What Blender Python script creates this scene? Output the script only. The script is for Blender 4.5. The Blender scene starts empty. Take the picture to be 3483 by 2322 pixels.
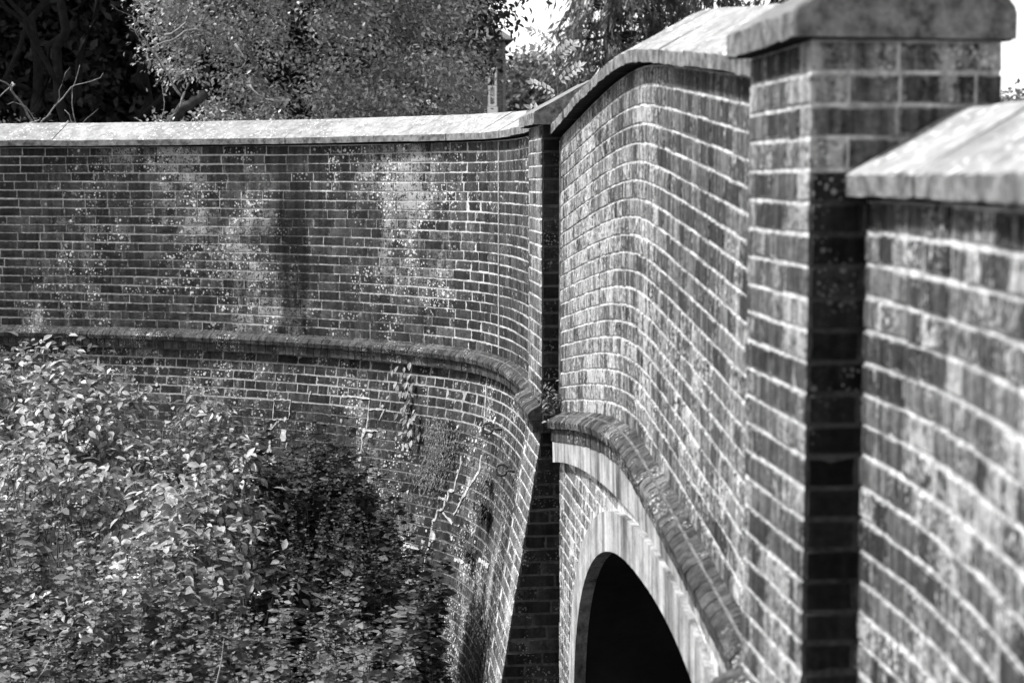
import bpy, bmesh, math, random
import numpy as np
from mathutils import Vector, Matrix
random.seed(7); np.random.seed(7)
S = bpy.context.scene
COL = S.collection
R = math.radians
# ------------------------------------------------------------------ camera
W0, F0, CX, CY, VX, VY = 3483., 5627., 1741.5, 1161., 1192., 618.   # photograph size, focal length, centre, vanishing point (pixels)
TH = math.atan((CY-VY)/F0); YAW = math.atan((CX-VX)/math.hypot(F0, CY-VY))
cd = bpy.data.cameras.new('camera'); cam = bpy.data.objects.new('camera', cd); COL.objects.link(cam); S.camera = cam
cam.location = (0, 0, 0); cam.rotation_euler = (math.pi/2-TH, 0, -YAW)
cd.sensor_width = 36; cd.lens = F0/W0*36; cd.clip_start = .05; cd.clip_end = 2000
cd.dof.use_dof = True; cd.dof.focus_distance = 12.5; cd.dof.aperture_fstop = 3.2
# ------------------------------------------------------------------ sky and sun (the photograph is monochrome)
SUN_AZ, SUN_EL = R(-86), R(54)          # azimuth from +Y towards +X
w = bpy.data.worlds.new('World'); S.world = w; w.use_nodes = True
nt = w.node_tree; bg = nt.nodes['Background']
sky = nt.nodes.new('ShaderNodeTexSky'); sky.sky_type = 'NISHITA'; sky.sun_disc = False
sky.sun_elevation = SUN_EL; sky.sun_rotation = SUN_AZ; sky.air_density = 1.0; sky.dust_density = 1.0; sky.ozone_density = 1.0
bw = nt.nodes.new('ShaderNodeRGBToBW'); nt.links.new(sky.outputs[0], bw.inputs[0]); nt.links.new(bw.outputs[0], bg.inputs[0])
bg.inputs[1].default_value = 0.15
sl = bpy.data.lights.new('sun', 'SUN'); sl.energy = 2.6; sl.angle = R(6); sun = bpy.data.objects.new('sun', sl); COL.objects.link(sun)
sd = Vector((math.sin(SUN_AZ)*math.cos(SUN_EL), math.cos(SUN_AZ)*math.cos(SUN_EL), math.sin(SUN_EL)))
sun.rotation_euler = sd.to_track_quat('Z', 'Y').to_euler(); sun.location = sd*60
S.view_settings.view_transform = 'Standard'; S.view_settings.look = 'None'; S.view_settings.gamma = 1
S.view_settings.use_curve_mapping = False; S.view_settings.exposure = 1.38
# ------------------------------------------------------------------ pixel helpers (photograph pixels -> rays -> points)
FW = np.array([math.sin(YAW)*math.cos(TH), math.cos(YAW)*math.cos(TH), -math.sin(TH)])
RT = np.array([math.cos(YAW), -math.sin(YAW), 0]); UP = np.cross(RT, FW)
def ray(x, y):
    d = FW*F0+RT*(x-CX)+UP*(CY-y); return d/d[1]
def proj(P):
    P = np.asarray(P, float); q = P@FW; q = np.where(q > .1, q, np.nan)
    return np.stack([CX+F0*(P@RT)/q, CY-F0*(P@UP)/q], -1)
# ------------------------------------------------------------------ materials
def mat(name, build):
    m = bpy.data.materials.new(name); m.use_nodes = True; t = m.node_tree; b = t.nodes['Principled BSDF']
    build(t, b); return m
def N(t, typ, ins={}, **kw):
    n = t.nodes.new('ShaderNode'+typ)
    for k, v in kw.items(): setattr(n, k, v)
    for k, v in ins.items():
        if hasattr(v, 'is_output') or isinstance(v, bpy.types.NodeSocket): t.links.new(v, n.inputs[k])
        else: n.inputs[k].default_value = v
    return n
def ma(t, op, a, b=None, clamp=False):
    ins = {0: a}
    if b is not None: ins[1] = b
    return N(t, 'Math', ins, operation=op, use_clamp=clamp).outputs[0]
def ramp(t, fac, lo, hi, a=0., b=1.):
    return N(t, 'MapRange', {0: fac, 1: lo, 2: hi, 3: a, 4: b}, clamp=True).outputs[0]
def mixf(t, f, a, b):
    n = N(t, 'Mix', {0: f, 2: a, 3: b}, data_type='FLOAT'); return n.outputs[0]
def pos(t, scale=(1, 1, 1)):
    g = N(t, 'NewGeometry').outputs['Position']
    return N(t, 'VectorMath', {0: g, 1: scale}, operation='MULTIPLY').outputs[0]
def noise(t, v, sc, det=3, rough=.55):
    return N(t, 'TexNoise', {'Vector': v, 'Scale': sc, 'Detail': det, 'Roughness': rough}).outputs[0]
def voro(t, v, sc):
    return N(t, 'TexVoronoi', {'Vector': v, 'Scale': sc}).outputs['Distance']
def setcol(t, b, fac, rough=.9, spec=.25):
    t.links.new(fac, b.inputs['Base Color']); b.inputs['Roughness'].default_value = rough
    b.inputs['Specular IOR Level'].default_value = spec
def bump(t, b, h, strength, dist):
    n = N(t, 'Bump', {'Height': h, 'Strength': strength, 'Distance': dist}); t.links.new(n.outputs[0], b.inputs['Normal'])
def rnd(t):
    a = N(t, 'Attribute', attribute_name='rnd').outputs['Fac']; o = N(t, 'ObjectInfo').outputs['Random']
    return ma(t, 'FRACT', ma(t, 'ADD', a, o))
def drip(t):          # a dark water stain running down the far wing wall, with its own ragged outline
    P = pos(t); x = N(t, 'SeparateXYZ', {0: P}); n = noise(t, pos(t, (1, 1, .25)), 6, 4, .65)
    q = ma(t, 'ABSOLUTE', ma(t, 'SUBTRACT', ma(t, 'ADD', x.outputs[0], ma(t, 'MULTIPLY', ma(t, 'SUBTRACT', n, .5), .22)), -.52))
    k = ma(t, 'MULTIPLY', ramp(t, q, .17, .09), ramp(t, x.outputs[2], .30, -.25)); return ramp(t, k, 0, 1, 1, .30)
def brick_mat(name, lo, hi, film=.5, speck=.5, lich=.6, mscale=.55, filmcol=.42, smear=.35, blobs=(), g=(40, 85), v=(26, 60), axis=0, runs=.30, rs=9, soot=.35, stain=False, bv=.10):
    def f(t, b):
        r = rnd(t); P = pos(t)
        base = mixf(t, ma(t, 'POWER', r, 1.3), lo, hi)
        n1 = noise(t, P, 38, 4, .65)
        base = ma(t, 'MULTIPLY', base, ramp(t, n1, .3, .72, .55, 1.5))
        r2 = ma(t, 'FRACT', ma(t, 'MULTIPLY', r, 7.31))
        # soot-dark pits
        pit = ramp(t, voro(t, P, 55), .12, .2); base = ma(t, 'MULTIPLY', base, ramp(t, pit, 0, 1, .45, 1))
        # pale lime film, running down the wall
        mk = noise(t, pos(t, (1, 1, .42)), 1.0/mscale, 4, .6)
        mk2 = noise(t, pos(t, (1, 1, .12)), rs, 4, .65)
        m = ma(t, 'ADD', ma(t, 'MULTIPLY', mk, 1.02-runs), ma(t, 'MULTIPLY', mk2, runs))
        base = ma(t, 'MULTIPLY', base, ramp(t, noise(t, pos(t, (1.3, 1.3, .09)), rs*1.3, 3, .6), .42, .60, 1-soot, 1+soot))
        m = ma(t, 'ADD', m, ma(t, 'MULTIPLY', ma(t, 'SUBTRACT', r2, .5), bv))
        if blobs:
            xyz = N(t, 'SeparateXYZ', {0: N(t, 'VectorMath', {0: P, 1: N(t, 'VectorMath', {0: N(t, 'TexNoise', {'Vector': P, 'Scale': 3.0, 'Detail': 3}).outputs[1], 1: (.5, .5, .5)}, operation='SUBTRACT').outputs[0]}, operation='ADD').outputs[0]})
            for (bx, bz, rx, rz, amp) in blobs:
                q = ma(t, 'ADD', ma(t, 'POWER', ma(t, 'DIVIDE', ma(t, 'SUBTRACT', xyz.outputs[axis], bx), rx), 2.), ma(t, 'POWER', ma(t, 'DIVIDE', ma(t, 'SUBTRACT', xyz.outputs[2], bz), rz), 2.))
                m = ma(t, 'ADD', m, ma(t, 'MULTIPLY', ramp(t, q, 1.2, 0.), amp))
        ce = .625-.22*film; mf = ramp(t, m, ce-.06, ce+.08)
        fine = ma(t, 'ADD', ma(t, 'MULTIPLY', noise(t, P, g[0], 3, .75), .6), ma(t, 'MULTIPLY', noise(t, P, g[1], 3, .7), .4))
        fl = ma(t, 'MULTIPLY', mf, ramp(t, ma(t, 'ADD', fine, ma(t, 'MULTIPLY', ma(t, 'SUBTRACT', m, .5), .45)), .49, .56))
        c = mixf(t, ma(t, 'MULTIPLY', fl, .85), base, filmcol)
        # white lichen speckles of several sizes
        sp = ma(t, 'MAXIMUM', ramp(t, voro(t, P, v[1]), .33, .22), ramp(t, voro(t, P, v[0]), .25, .18))
        sp = ma(t, 'MULTIPLY', sp, ramp(t, noise(t, P, 4.5, 3), .56-.2*speck, .66-.2*speck))
        cs = .60-.22*speck; sp = ma(t, 'MULTIPLY', sp, ramp(t, m, cs-.04, cs+.08))
        c = mixf(t, ma(t, 'MULTIPLY', sp, lich, True), c, .70)
        ed = N(t, 'Attribute', attribute_name='edge').outputs['Fac']
        sm = ramp(t, ma(t, 'ADD', ed, ma(t, 'MULTIPLY', ma(t, 'SUBTRACT', noise(t, P, 34, 4, .65), .5), smear)), .97, 1.08)
        c = mixf(t, ma(t, 'MULTIPLY', sm, .8), c, filmcol*1.2)
        if stain: c = ma(t, 'MULTIPLY', c, drip(t))
        setcol(t, b, c, .92, .15)
        bump(t, b, ma(t, 'ADD', n1, ma(t, 'MULTIPLY', pit, .3)), .7, .006)
    return mat(name, f)
def mortar_mat(name, lo, hi, stain=False, runs=0.):
    def f(t, b):
        P = pos(t); n = noise(t, P, 30, 5, .65); big = noise(t, P, 2.2, 4, .6)
        v = ma(t, 'ADD', ma(t, 'MULTIPLY', n, .6), ma(t, 'MULTIPLY', big, .4))
        c = ramp(t, v, .36, .58, lo, hi)
        if runs: c = ma(t, 'MULTIPLY', c, ramp(t, noise(t, pos(t, (1, 1, .12)), 18, 4, .7), .40, .60, 1-runs, 1+runs*.35))
        if stain: c = ma(t, 'MULTIPLY', c, drip(t))
        setcol(t, b, c, .95, .1); bump(t, b, n, .8, .005)
    return mat(name, f)
def stone_mat(name, lo, hi, white=.5, streak=(1, 1, 1), sc=9., edge=1.):
    def f(t, b):
        P = pos(t); n = noise(t, P, 26, 5, .68); big = noise(t, pos(t, streak), sc, 4, .6)
        r = rnd(t)
        v = ramp(t, ma(t, 'ADD', ma(t, 'MULTIPLY', n, .5), ma(t, 'MULTIPLY', big, .5)), .36, .64, lo, hi)
        v = ma(t, 'MULTIPLY', v, ramp(t, r, 0, 1, .86, 1.1))
        sp = ma(t, 'MAXIMUM', ramp(t, voro(t, P, 30), .26, .16), ramp(t, voro(t, P, 13), .24, .17))
        sp = ma(t, 'MULTIPLY', sp, ramp(t, noise(t, P, 3.3, 3), .66-.3*white, .74-.3*white))
        v = mixf(t, ma(t, 'MULTIPLY', sp, .8), v, .74)
        dk = ramp(t, noise(t, pos(t, streak), sc*2.2, 5, .7), .56, .66); v = mixf(t, ma(t, 'MULTIPLY', dk, .5), v, .12)
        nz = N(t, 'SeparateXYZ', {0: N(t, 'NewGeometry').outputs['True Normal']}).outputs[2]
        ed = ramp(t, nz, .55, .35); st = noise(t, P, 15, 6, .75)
        v = mixf(t, ed, v, ramp(t, st, .36, .62, lo*edge*.3, hi*edge*.7)); v = mixf(t, ramp(t, nz, -.4, -.7), v, .02)  # faces turned downwards painted near black, deepening the shade under overhangs
        setcol(t, b, v, .93, .15); bump(t, b, n, .9, .006)
    return mat(name, f)
def leaf_mat(name, lo, hi, rough=.5, trans=.25, spec=.4):
    def f(t, b):
        r = rnd(t); c = mixf(t, r, lo, hi)
        c = ma(t, 'MULTIPLY', c, ramp(t, noise(t, pos(t), 60, 2), .3, .7, .8, 1.2))
        setcol(t, b, c, rough, spec)
        tr = N(t, 'BsdfTranslucent', {0: c}); mx = N(t, 'MixShader', {0: trans, 1: b.outputs[0], 2: tr.outputs[0]})
        t.links.new(mx.outputs[0], t.nodes['Material Output'].inputs[0])
    return mat(name, f)
def plain_mat(name, v, rough=.8, var=.3, sc=12., spec=.2, metal=0.):
    def f(t, b):
        n = noise(t, pos(t), sc, 4, .6); setcol(t, b, ramp(t, n, .3, .7, v*(1-var), v*(1+var)), rough, spec)
        b.inputs['Metallic'].default_value = metal; bump(t, b, n, .5, .01)
    return mat(name, f)
M = {}
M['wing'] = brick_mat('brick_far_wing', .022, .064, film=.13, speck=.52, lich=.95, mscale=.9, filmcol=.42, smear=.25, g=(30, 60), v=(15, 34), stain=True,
    blobs=[(-3.8, -.4, 1.9, 1.6, -.12), (-1.3, -.85, .55, .40, .08), (-1.5, .15, .7, .25, .05), (.25, .0, .6, .5, .10), (.35, -.7, .5, .5, .06), (-.9, -.3, .3, .5, .04), (-2.4, .28, .7, .14, .04)])
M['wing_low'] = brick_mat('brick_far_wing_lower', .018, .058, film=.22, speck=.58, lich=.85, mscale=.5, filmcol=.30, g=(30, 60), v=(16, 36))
M['span'] = brick_mat('brick_span', .035, .15, film=.46, speck=.55, lich=.85, mscale=.8, filmcol=.44, axis=1, runs=.52, rs=20, soot=.5, g=(22, 60), v=(18, 45), bv=.13,
    blobs=[(8.9, -.4, 1.5, 1.2, .07), (6.0, .1, 1.3, .9, -.05), (5.6, -.9, .8, .5, .015)])
M['pil'] = brick_mat('brick_pilaster', .04, .13, film=.40, speck=.45, lich=.75, mscale=.6, filmcol=.42, runs=.5, rs=22, soot=.45)
M['pil_near'] = brick_mat('brick_near_pilaster', .035, .115, film=.24, speck=.40, lich=.7, mscale=.5, filmcol=.42, runs=.5, rs=22, soot=.45, bv=.22)
M['pil_shade'] = brick_mat('brick_painted_shade', .012, .034, film=.0, speck=.36, lich=.45, mscale=.6, filmcol=.10, smear=.1)  # darker copy of the pilaster brick: shade of the return faces in colour
M['near'] = brick_mat('brick_near_wing', .030, .125, bv=.22, film=.44, speck=.66, lich=.9, mscale=.4, filmcol=.46, g=(22, 60), runs=.5, rs=20, soot=.5)
M['string'] = brick_mat('brick_string', .040, .070, film=.0, speck=.42, lich=.7, mscale=.35, filmcol=.22, smear=.1, v=(30, 70))
M['house_brick'] = None
M['mortar'] = mortar_mat('mortar', .32, .74, runs=.45)
M['mortar_new'] = mortar_mat('mortar_pale', .34, .70, runs=.4)
M['mortar_wing'] = mortar_mat('mortar_far_wing', .25, .62, True)
M['mortar_repointed'] = mortar_mat('mortar_repointed', .16, .40)
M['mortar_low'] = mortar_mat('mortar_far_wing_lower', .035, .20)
M['mortar_shade'] = mortar_mat('mortar_painted_shade', .02, .09)  # mortar between those bricks, darkened to paint in the same shade
M['lime'] = plain_mat('lime_patch', .46, .95, .5, 22)
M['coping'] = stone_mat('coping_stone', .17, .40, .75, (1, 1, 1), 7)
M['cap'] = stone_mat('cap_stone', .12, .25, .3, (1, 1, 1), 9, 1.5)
def concrete(t, b):
    P = pos(t); a = noise(t, pos(t, (1, 1, .05)), 11, 5, .75); c = noise(t, pos(t, (1, 1, .10)), 4.5, 3, .6); n = noise(t, P, 60, 4, .7)
    v = ma(t, 'ADD', ma(t, 'MULTIPLY', a, .62), ma(t, 'MULTIPLY', c, .38))
    v = ramp(t, v, .38, .58, .07, .50); v = ma(t, 'MULTIPLY', v, ramp(t, n, .3, .7, .75, 1.2)); v = ma(t, 'MULTIPLY', v, ramp(t, noise(t, P, 5, 5, .65), .36, .56, .6, 1.08))
    setcol(t, b, v, .92, .15); bump(t, b, n, .6, .004)
M['concrete'] = mat('arch_concrete', concrete)
M['lining'] = plain_mat('dark_lining', .02, .95, .4, 3)  # near-black colour, so the arch interior reads as black
M['iron'] = plain_mat('iron', .07, .7, .4, 60, .4)
M['ground'] = plain_mat('soil', .05, .95, .5, 3)
M['road'] = plain_mat('asphalt', .05, .9, .25, 40)
M['bark'] = plain_mat('bark', .045, .95, .5, 14)
M['dark_bark'] = plain_mat('dark_bark', .016, .95, .5, 14)
M['lichen_bark'] = plain_mat('lichen_bark', .22, .95, .45, 25)
M['stem'] = plain_mat('stem', .14, .8, .4, 20)
M['leaf_big'] = leaf_mat('leaf_dogwood', .10, .46, .40, .15)
M['leaf_weed'] = leaf_mat('leaf_weed', .06, .22, .5, .2)
M['leaf_dark'] = leaf_mat('leaf_dark', .016, .05, .6, .12)
M['leaf_thorn'] = leaf_mat('leaf_hawthorn', .15, .58, .42, .12)
M['leaf_wood'] = leaf_mat('leaf_wood', .02, .055, .6, .12)
M['leaf_con'] = leaf_mat('leaf_conifer', .07, .18, .6, .25)
M['leaf_far'] = leaf_mat('leaf_far', .10, .2, .6, .25)
M['leaf_ash'] = leaf_mat('leaf_ash', .36, .52, .5, .30)
M['petal'] = leaf_mat('petal', .6, .75, .6, .2)
M['white'] = plain_mat('white_paint', .8, .5, .05, 5)
def glass(t, b):
    b.inputs['Base Color'].default_value = (.9, .9, .9, 1); b.inputs['Metallic'].default_value = 1; b.inputs['Roughness'].default_value = .04
M['glass'] = mat('window_glass', glass)
M['tile'] = plain_mat('roof_tile', .12, .9, .3, 8)
# ------------------------------------------------------------------ mesh helpers
def mesh(name, V, F, m, smooth=False):
    me = bpy.data.meshes.new(name); V = np.asarray(V, np.float32)
    if isinstance(F, np.ndarray):
        k = F.shape[1]; n = len(F)
        me.vertices.add(len(V)); me.vertices.foreach_set('co', V.ravel())
        me.loops.add(n*k); me.loops.foreach_set('vertex_index', F.ravel().astype(np.int32))
        me.polygons.add(n); me.polygons.foreach_set('loop_start', np.arange(0, n*k, k, dtype=np.int32))
        me.update(calc_edges=True)
    else:
        me.from_pydata([tuple(v) for v in V.tolist()], [], F); me.update()
    if m: me.materials.append(m)
    if smooth: me.polygons.foreach_set('use_smooth', [True]*len(me.polygons))
    return me
def setrnd(me, vals):
    a = me.attributes.new('rnd', 'FLOAT', 'FACE'); a.data.foreach_set('value', np.asarray(vals, np.float32))
def obj(name, me, parent=None, loc=None):
    o = bpy.data.objects.new(name, me); COL.objects.link(o)
    if parent is not None: o.parent = parent
    if loc is not None: o.location = loc
    return o
def base(o):          # world offset of a parent chain (empties carry translation only)
    v = Vector((0, 0, 0))
    while o is not None: v += Vector(o.location); o = o.parent
    return v
def wobj(name, V, F, m, parent=None, smooth=False, kind=None, rv=None):   # vertices given in world space
    off = base(parent) if parent is not None else Vector((0, 0, 0))
    V = np.asarray(V, float)
    if parent is None: off = Vector(((V[:, 0].min()+V[:, 0].max())/2, (V[:, 1].min()+V[:, 1].max())/2, V[:, 2].min()))
    me = mesh(name, V-np.array(off), F, m, smooth)
    if rv is not None: setrnd(me, rv)
    o = obj(name, me, parent)
    if parent is None: o.location = off
    if kind: o['kind'] = kind
    return o
def tag(o, label, cat, group=None):
    o['label'] = label; o['category'] = cat
    if group: o['group'] = group
    return o
def thing(name, loc, label, cat, group=None):
    return tag(obj(name, None, None, loc), label, cat, group)
def sweep(rings, cap=True):       # rings: (n, k, 3)
    rings = np.asarray(rings, float); n, k = rings.shape[:2]
    F = []
    for i in range(n-1):
        for j in range(k):
            a = i*k+j; b = i*k+(j+1) % k; F.append((a, b, b+k, a+k))
    if cap: F.append(tuple(range(k-1, -1, -1))); F.append(tuple((n-1)*k+j for j in range(k)))
    return rings.reshape(-1, 3), F
class Acc:            # gathers geometry for one mesh
    def __init__(s): s.V = []; s.F = []; s.n = 0
    def add(s, V, F): s.V.append(np.asarray(V, float)); s.F += [tuple(i+s.n for i in f) for f in F]; s.n += len(V)
    def build(s, name, m, parent=None, **k): return wobj(name, np.concatenate(s.V), s.F, m, parent, **k)
def tube(P, r, sides=6):
    P = [np.asarray(p, float) for p in P]; rings = []
    if not hasattr(r, '__len__'): r = [r]*len(P)
    for i, p in enumerate(P):
        d = P[min(i+1, len(P)-1)]-P[max(i-1, 0)]; d = d/(np.linalg.norm(d)+1e-9)
        a = np.cross(d, (0, 0, 1.) if abs(d[2]) < .9 else (1., 0, 0)); a /= np.linalg.norm(a); b = np.cross(d, a)
        rings.append([p+r[i]*(a*math.cos(t)+b*math.sin(t)) for t in np.arange(sides)*2*math.pi/sides])
    return sweep(rings)
# ------------------------------------------------------------------ bricks
CH, STR, HDR, JT, JV = .0825, .235, .1175, .010, .0065      # course pitch, stretcher and header pitch, joint
def brick_variant(L, D, H, seed):
    rg = random.Random(seed); c = .003
    def j(a): return rg.uniform(-a, a)
    x, z = L/2, H/2; V = []
    for sx, sz in ((-1, -1), (1, -1), (1, 1), (-1, 1)): V.append((sx*x, -D, sz*z))
    for sx, sz in ((-1, -1), (1, -1), (1, 1), (-1, 1)): V.append((sx*x+j(.0015), -c, sz*z+j(.0015)))
    fr = [(-.5, -.5), (0, -.5), (.5, -.5), (.5, 0), (.5, .5), (0, .5), (-.5, .5), (-.5, 0)]
    for ux, uz in fr: V.append((ux*2*(x-c)*1.0+j(.003), j(.0012), uz*2*(z-c)+j(.0025)))
    V.append((j(.01), .0015+j(.001), j(.01)))
    F = [(0, 4, 5, 1), (1, 5, 6, 2), (2, 6, 7, 3), (3, 7, 4, 0),
         (4, 8, 9, 5), (5, 9, 10), (5, 10, 11, 6), (6, 11, 12), (6, 12, 13, 7), (7, 13, 14), (7, 14, 15, 4), (4, 15, 8)]
    F += [(8+i, 16, 8+(i+1) % 8) for i in range(8)]
    # outward normals: +y is the face; swap winding where needed
    return np.array(V), F
VAR = {}
def setedge(me, n):      # 1 on the brick's edges, 0 in the middle of its face
    a = me.attributes.new('edge', 'FLOAT', 'POINT'); a.data.foreach_set('value', np.tile(np.r_[np.ones(16), 0.], n).astype(np.float32))
def variants(kind):
    if kind not in VAR:
        L = {'s': STR, 'h': HDR}[kind]-JV
        VAR[kind] = [brick_variant(L, .10, CH-JT, 100*ord(kind)+i) for i in range(7)]
    return VAR[kind]
MESH_CACHE = {}
def lay(parent, entries, m, limit=300, name='brick', massname='brick_courses', jt=JT, jv=JV):
    """entries: (point on the face, tangent, up, normal, pitch length, pitch height)"""
    off = base(parent); E = []
    for (p, t, u, n, L, H) in entries:
        p = np.asarray(p, float); t = np.asarray(t, float); u = np.asarray(u, float); n = np.asarray(n, float)
        q = proj([p-t*L/2-u*H/2, p+t*L/2-u*H/2, p+t*L/2+u*H/2, p-t*L/2+u*H/2])
        a = 0
        if not np.isnan(q).any():
            xx, yy = q[:, 0], q[:, 1]; a = abs(.5*np.sum(xx*np.roll(yy, -1)-yy*np.roll(xx, -1)))
            if n@(-p) <= 0: a = 0
            if xx.max() < 0 or xx.min() > 3483 or yy.max() < 0 or yy.min() > 2322: a = 0
        E.append((a, p, t, u, n, L, H))
    E.sort(key=lambda e: -e[0])
    sv, sf, rv, nn = [], [], [], 0
    for i, (a, p, t, u, n, L, H) in enumerate(E):
        kind = 's' if L > .17 else 'h'
        vi = random.randrange(7); V, F = variants(kind)[vi]
        L0 = {'s': STR, 'h': HDR}[kind]-JV; H0 = CH-JT
        sx = (L-jv)/L0*random.uniform(.985, 1.008); sz = (H-jt)/H0*random.uniform(.96, 1.03)
        p2 = p+n*random.uniform(-.002, .0025); tw = random.uniform(-.008, .008)
        t2 = t*math.cos(tw)+u*math.sin(tw); u2 = u*math.cos(tw)-t*math.sin(tw)
        if i < limit and a > 0:
            key = (kind, vi, m.name)
            if key not in MESH_CACHE:
                MESH_CACHE[key] = mesh(name, V, F, m); setedge(MESH_CACHE[key], 1)
            o = obj(name, MESH_CACHE[key], parent)
            mt = Matrix(((t2[0]*sx, n[0], u2[0]*sz, p2[0]-off[0]), (t2[1]*sx, n[1], u2[1]*sz, p2[1]-off[1]), (t2[2]*sx, n[2], u2[2]*sz, p2[2]-off[2]), (0, 0, 0, 1)))
            o.matrix_basis = mt
        else:
            sv.append(p2+np.outer(V[:, 0]*sx, t2)+np.outer(V[:, 1], n)+np.outer(V[:, 2]*sz, u2))
            sf += [tuple(k+nn for k in f) for f in F]; nn += len(V); rv += [random.random()]*len(F)
    if sv: setedge(wobj(massname, np.concatenate(sv), sf, m, parent, kind='stuff', rv=rv).data, len(sv))
def catmull(P, step):
    P = [np.asarray(p, float) for p in P]; out = []
    Q = [2*P[0]-P[1]]+P+[2*P[-1]-P[-2]]
    for i in range(1, len(Q)-2):
        for s in np.linspace(0, 1, 24, endpoint=False):
            a, b, c, d = Q[i-1], Q[i], Q[i+1], Q[i+2]
            out.append(.5*((2*b)+(c-a)*s+(2*a-5*b+4*c-d)*s*s+(3*b-a-3*c+d)*s**3))
    out.append(P[-1]); out = np.array(out)
    L = np.r_[0, np.cumsum(np.linalg.norm(np.diff(out, axis=0), axis=1))]
    u = np.arange(0, L[-1], step); return np.stack([np.interp(u, L, out[:, k]) for k in range(2)], 1), u, L[-1]
class Curve:          # a plan curve with outward (canal side) normal
    def __init__(s, P, flip=1):
        s.P, s.u, s.L = catmull(P, .02); s.flip = flip
    def at(s, u):
        x = np.interp(u, s.u, s.P[:, 0]); y = np.interp(u, s.u, s.P[:, 1]); e = .06
        a = np.array([np.interp(min(u+e, s.u[-1]), s.u, s.P[:, k])-np.interp(max(u-e, 0), s.u, s.P[:, k]) for k in range(2)])
        a /= np.linalg.norm(a); n = np.array([-a[1], a[0]])*s.flip
        return np.array([x, y]), a, n
def v3(p2, z): return np.array([p2[0], p2[1], z])
def coping(parent, pts, fr, zf, prof, m, seg=.46, sub=3, jit=.004, name='coping_stone', rough=.0025):
    """stones along u: fr(u)->(p2,tangent,normal), zf(u)->z of the bed; prof: (offset along outward normal, height)"""
    u0, u1 = pts; u = u0; k = 0
    while u < u1-.05:
        L = seg*random.uniform(.85, 1.15)
        if u1-(u+L) < seg*.4: L = u1-u
        rings = []; dz = random.uniform(-jit, jit); dn = random.uniform(-jit, jit)*1.3
        for s in np.linspace(u-.0015, u+L+.0015, sub+1):
            p, t, n = fr(s); z = zf(s)
            rings.append([v3(p+n*(o+dn*(1 if o > 0 else 0)+random.uniform(-rough, rough)), z+h+dz+random.uniform(-rough, rough)*.7) for o, h in prof])
        V, F = sweep(rings); wobj(name, V, F, m, parent); u += L
# profiles: outward offset from wall face, height above bed (front edge -> ridge -> steep back)
PR_WING = [(.066, .004), (.068, .056), (.060, .063), (-.235, .225), (-.275, .23), (-.40, .07), (-.43, .062), (-.43, .0)]
# ------------------------------------------------------------------ ground
CY0 = 7.15
def gz(x, y):
    d = np.abs(y-CY0)-2.6
    far = -6+np.clip(d, 0, None)*.57; near = -6+np.clip(d, 0, None)*.87
    z = np.where(y > CY0, np.minimum(far, -.75), np.minimum(near, -1.65))
    return z
xs = np.r_[-900, -300, -100, -50, np.arange(-24, 24.1, .8), 50, 100, 300, 900]; ys = np.r_[-900, -200, -60, -20, np.arange(-8, 30.1, .4), 40, 60, 100, 200, 400, 1500]
gx, gy = np.meshgrid(xs, ys); gzv = gz(gx, gy)+np.where((np.abs(gx) < 40) & (gy > 9.5) & (gy < 30), np.random.uniform(-.06, .06, gx.shape), 0)
nx = len(xs); V = np.stack([gx.ravel(), gy.ravel(), gzv.ravel()], 1)
F = np.array([(j*nx+i, j*nx+i+1, (j+1)*nx+i+1, (j+1)*nx+i) for j in range(len(ys)-1) for i in range(nx-1)])
o = wobj('ground', V, F, M['ground'], smooth=True); o['kind'] = 'structure'
def groundz(x, y): return float(gz(np.array(float(x)), np.array(float(y))))
# ------------------------------------------------------------------ geometry of the bridge
XP, XS = 1.168, 1.284            # outer faces of pilasters and of the span wall
YN0, YN1 = 4.166, 4.82           # near pilaster
YF0, YF1 = 10.15, 10.90          # far pilaster
def par(y, c, z, kf, kn): return z-(kf if y > c else kn)*(y-c)**2
def hump(y, c, far, near):
    d = y-c; return far*(math.sqrt(d*d+.8)-.894) if d > 0 else near*(math.sqrt(d*d+.16)-.4)
def zs(y): return -1.15-hump(y, 7.5, .155, .155)      # top of string course at the wall
def zt(y): return .505-hump(y, 7.35, .115, .10)       # top of brickwork under the coping
def zfb(y): return par(y, 7.2, -1.475, .031, .052)   # lower edge of the concrete fascia
ACY, AH, AB, AZ, AN = 7.09, 2.19, 1.29, -1.75, 2.3
def arch(y, dh=0., dz=0.):
    t = min(1., abs(y-ACY)/(AH+dh)); return AZ+dz-(AB+dz)*(1-max(0., 1-t**AN)**(1/AN))
SPRING = AZ-AB
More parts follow.
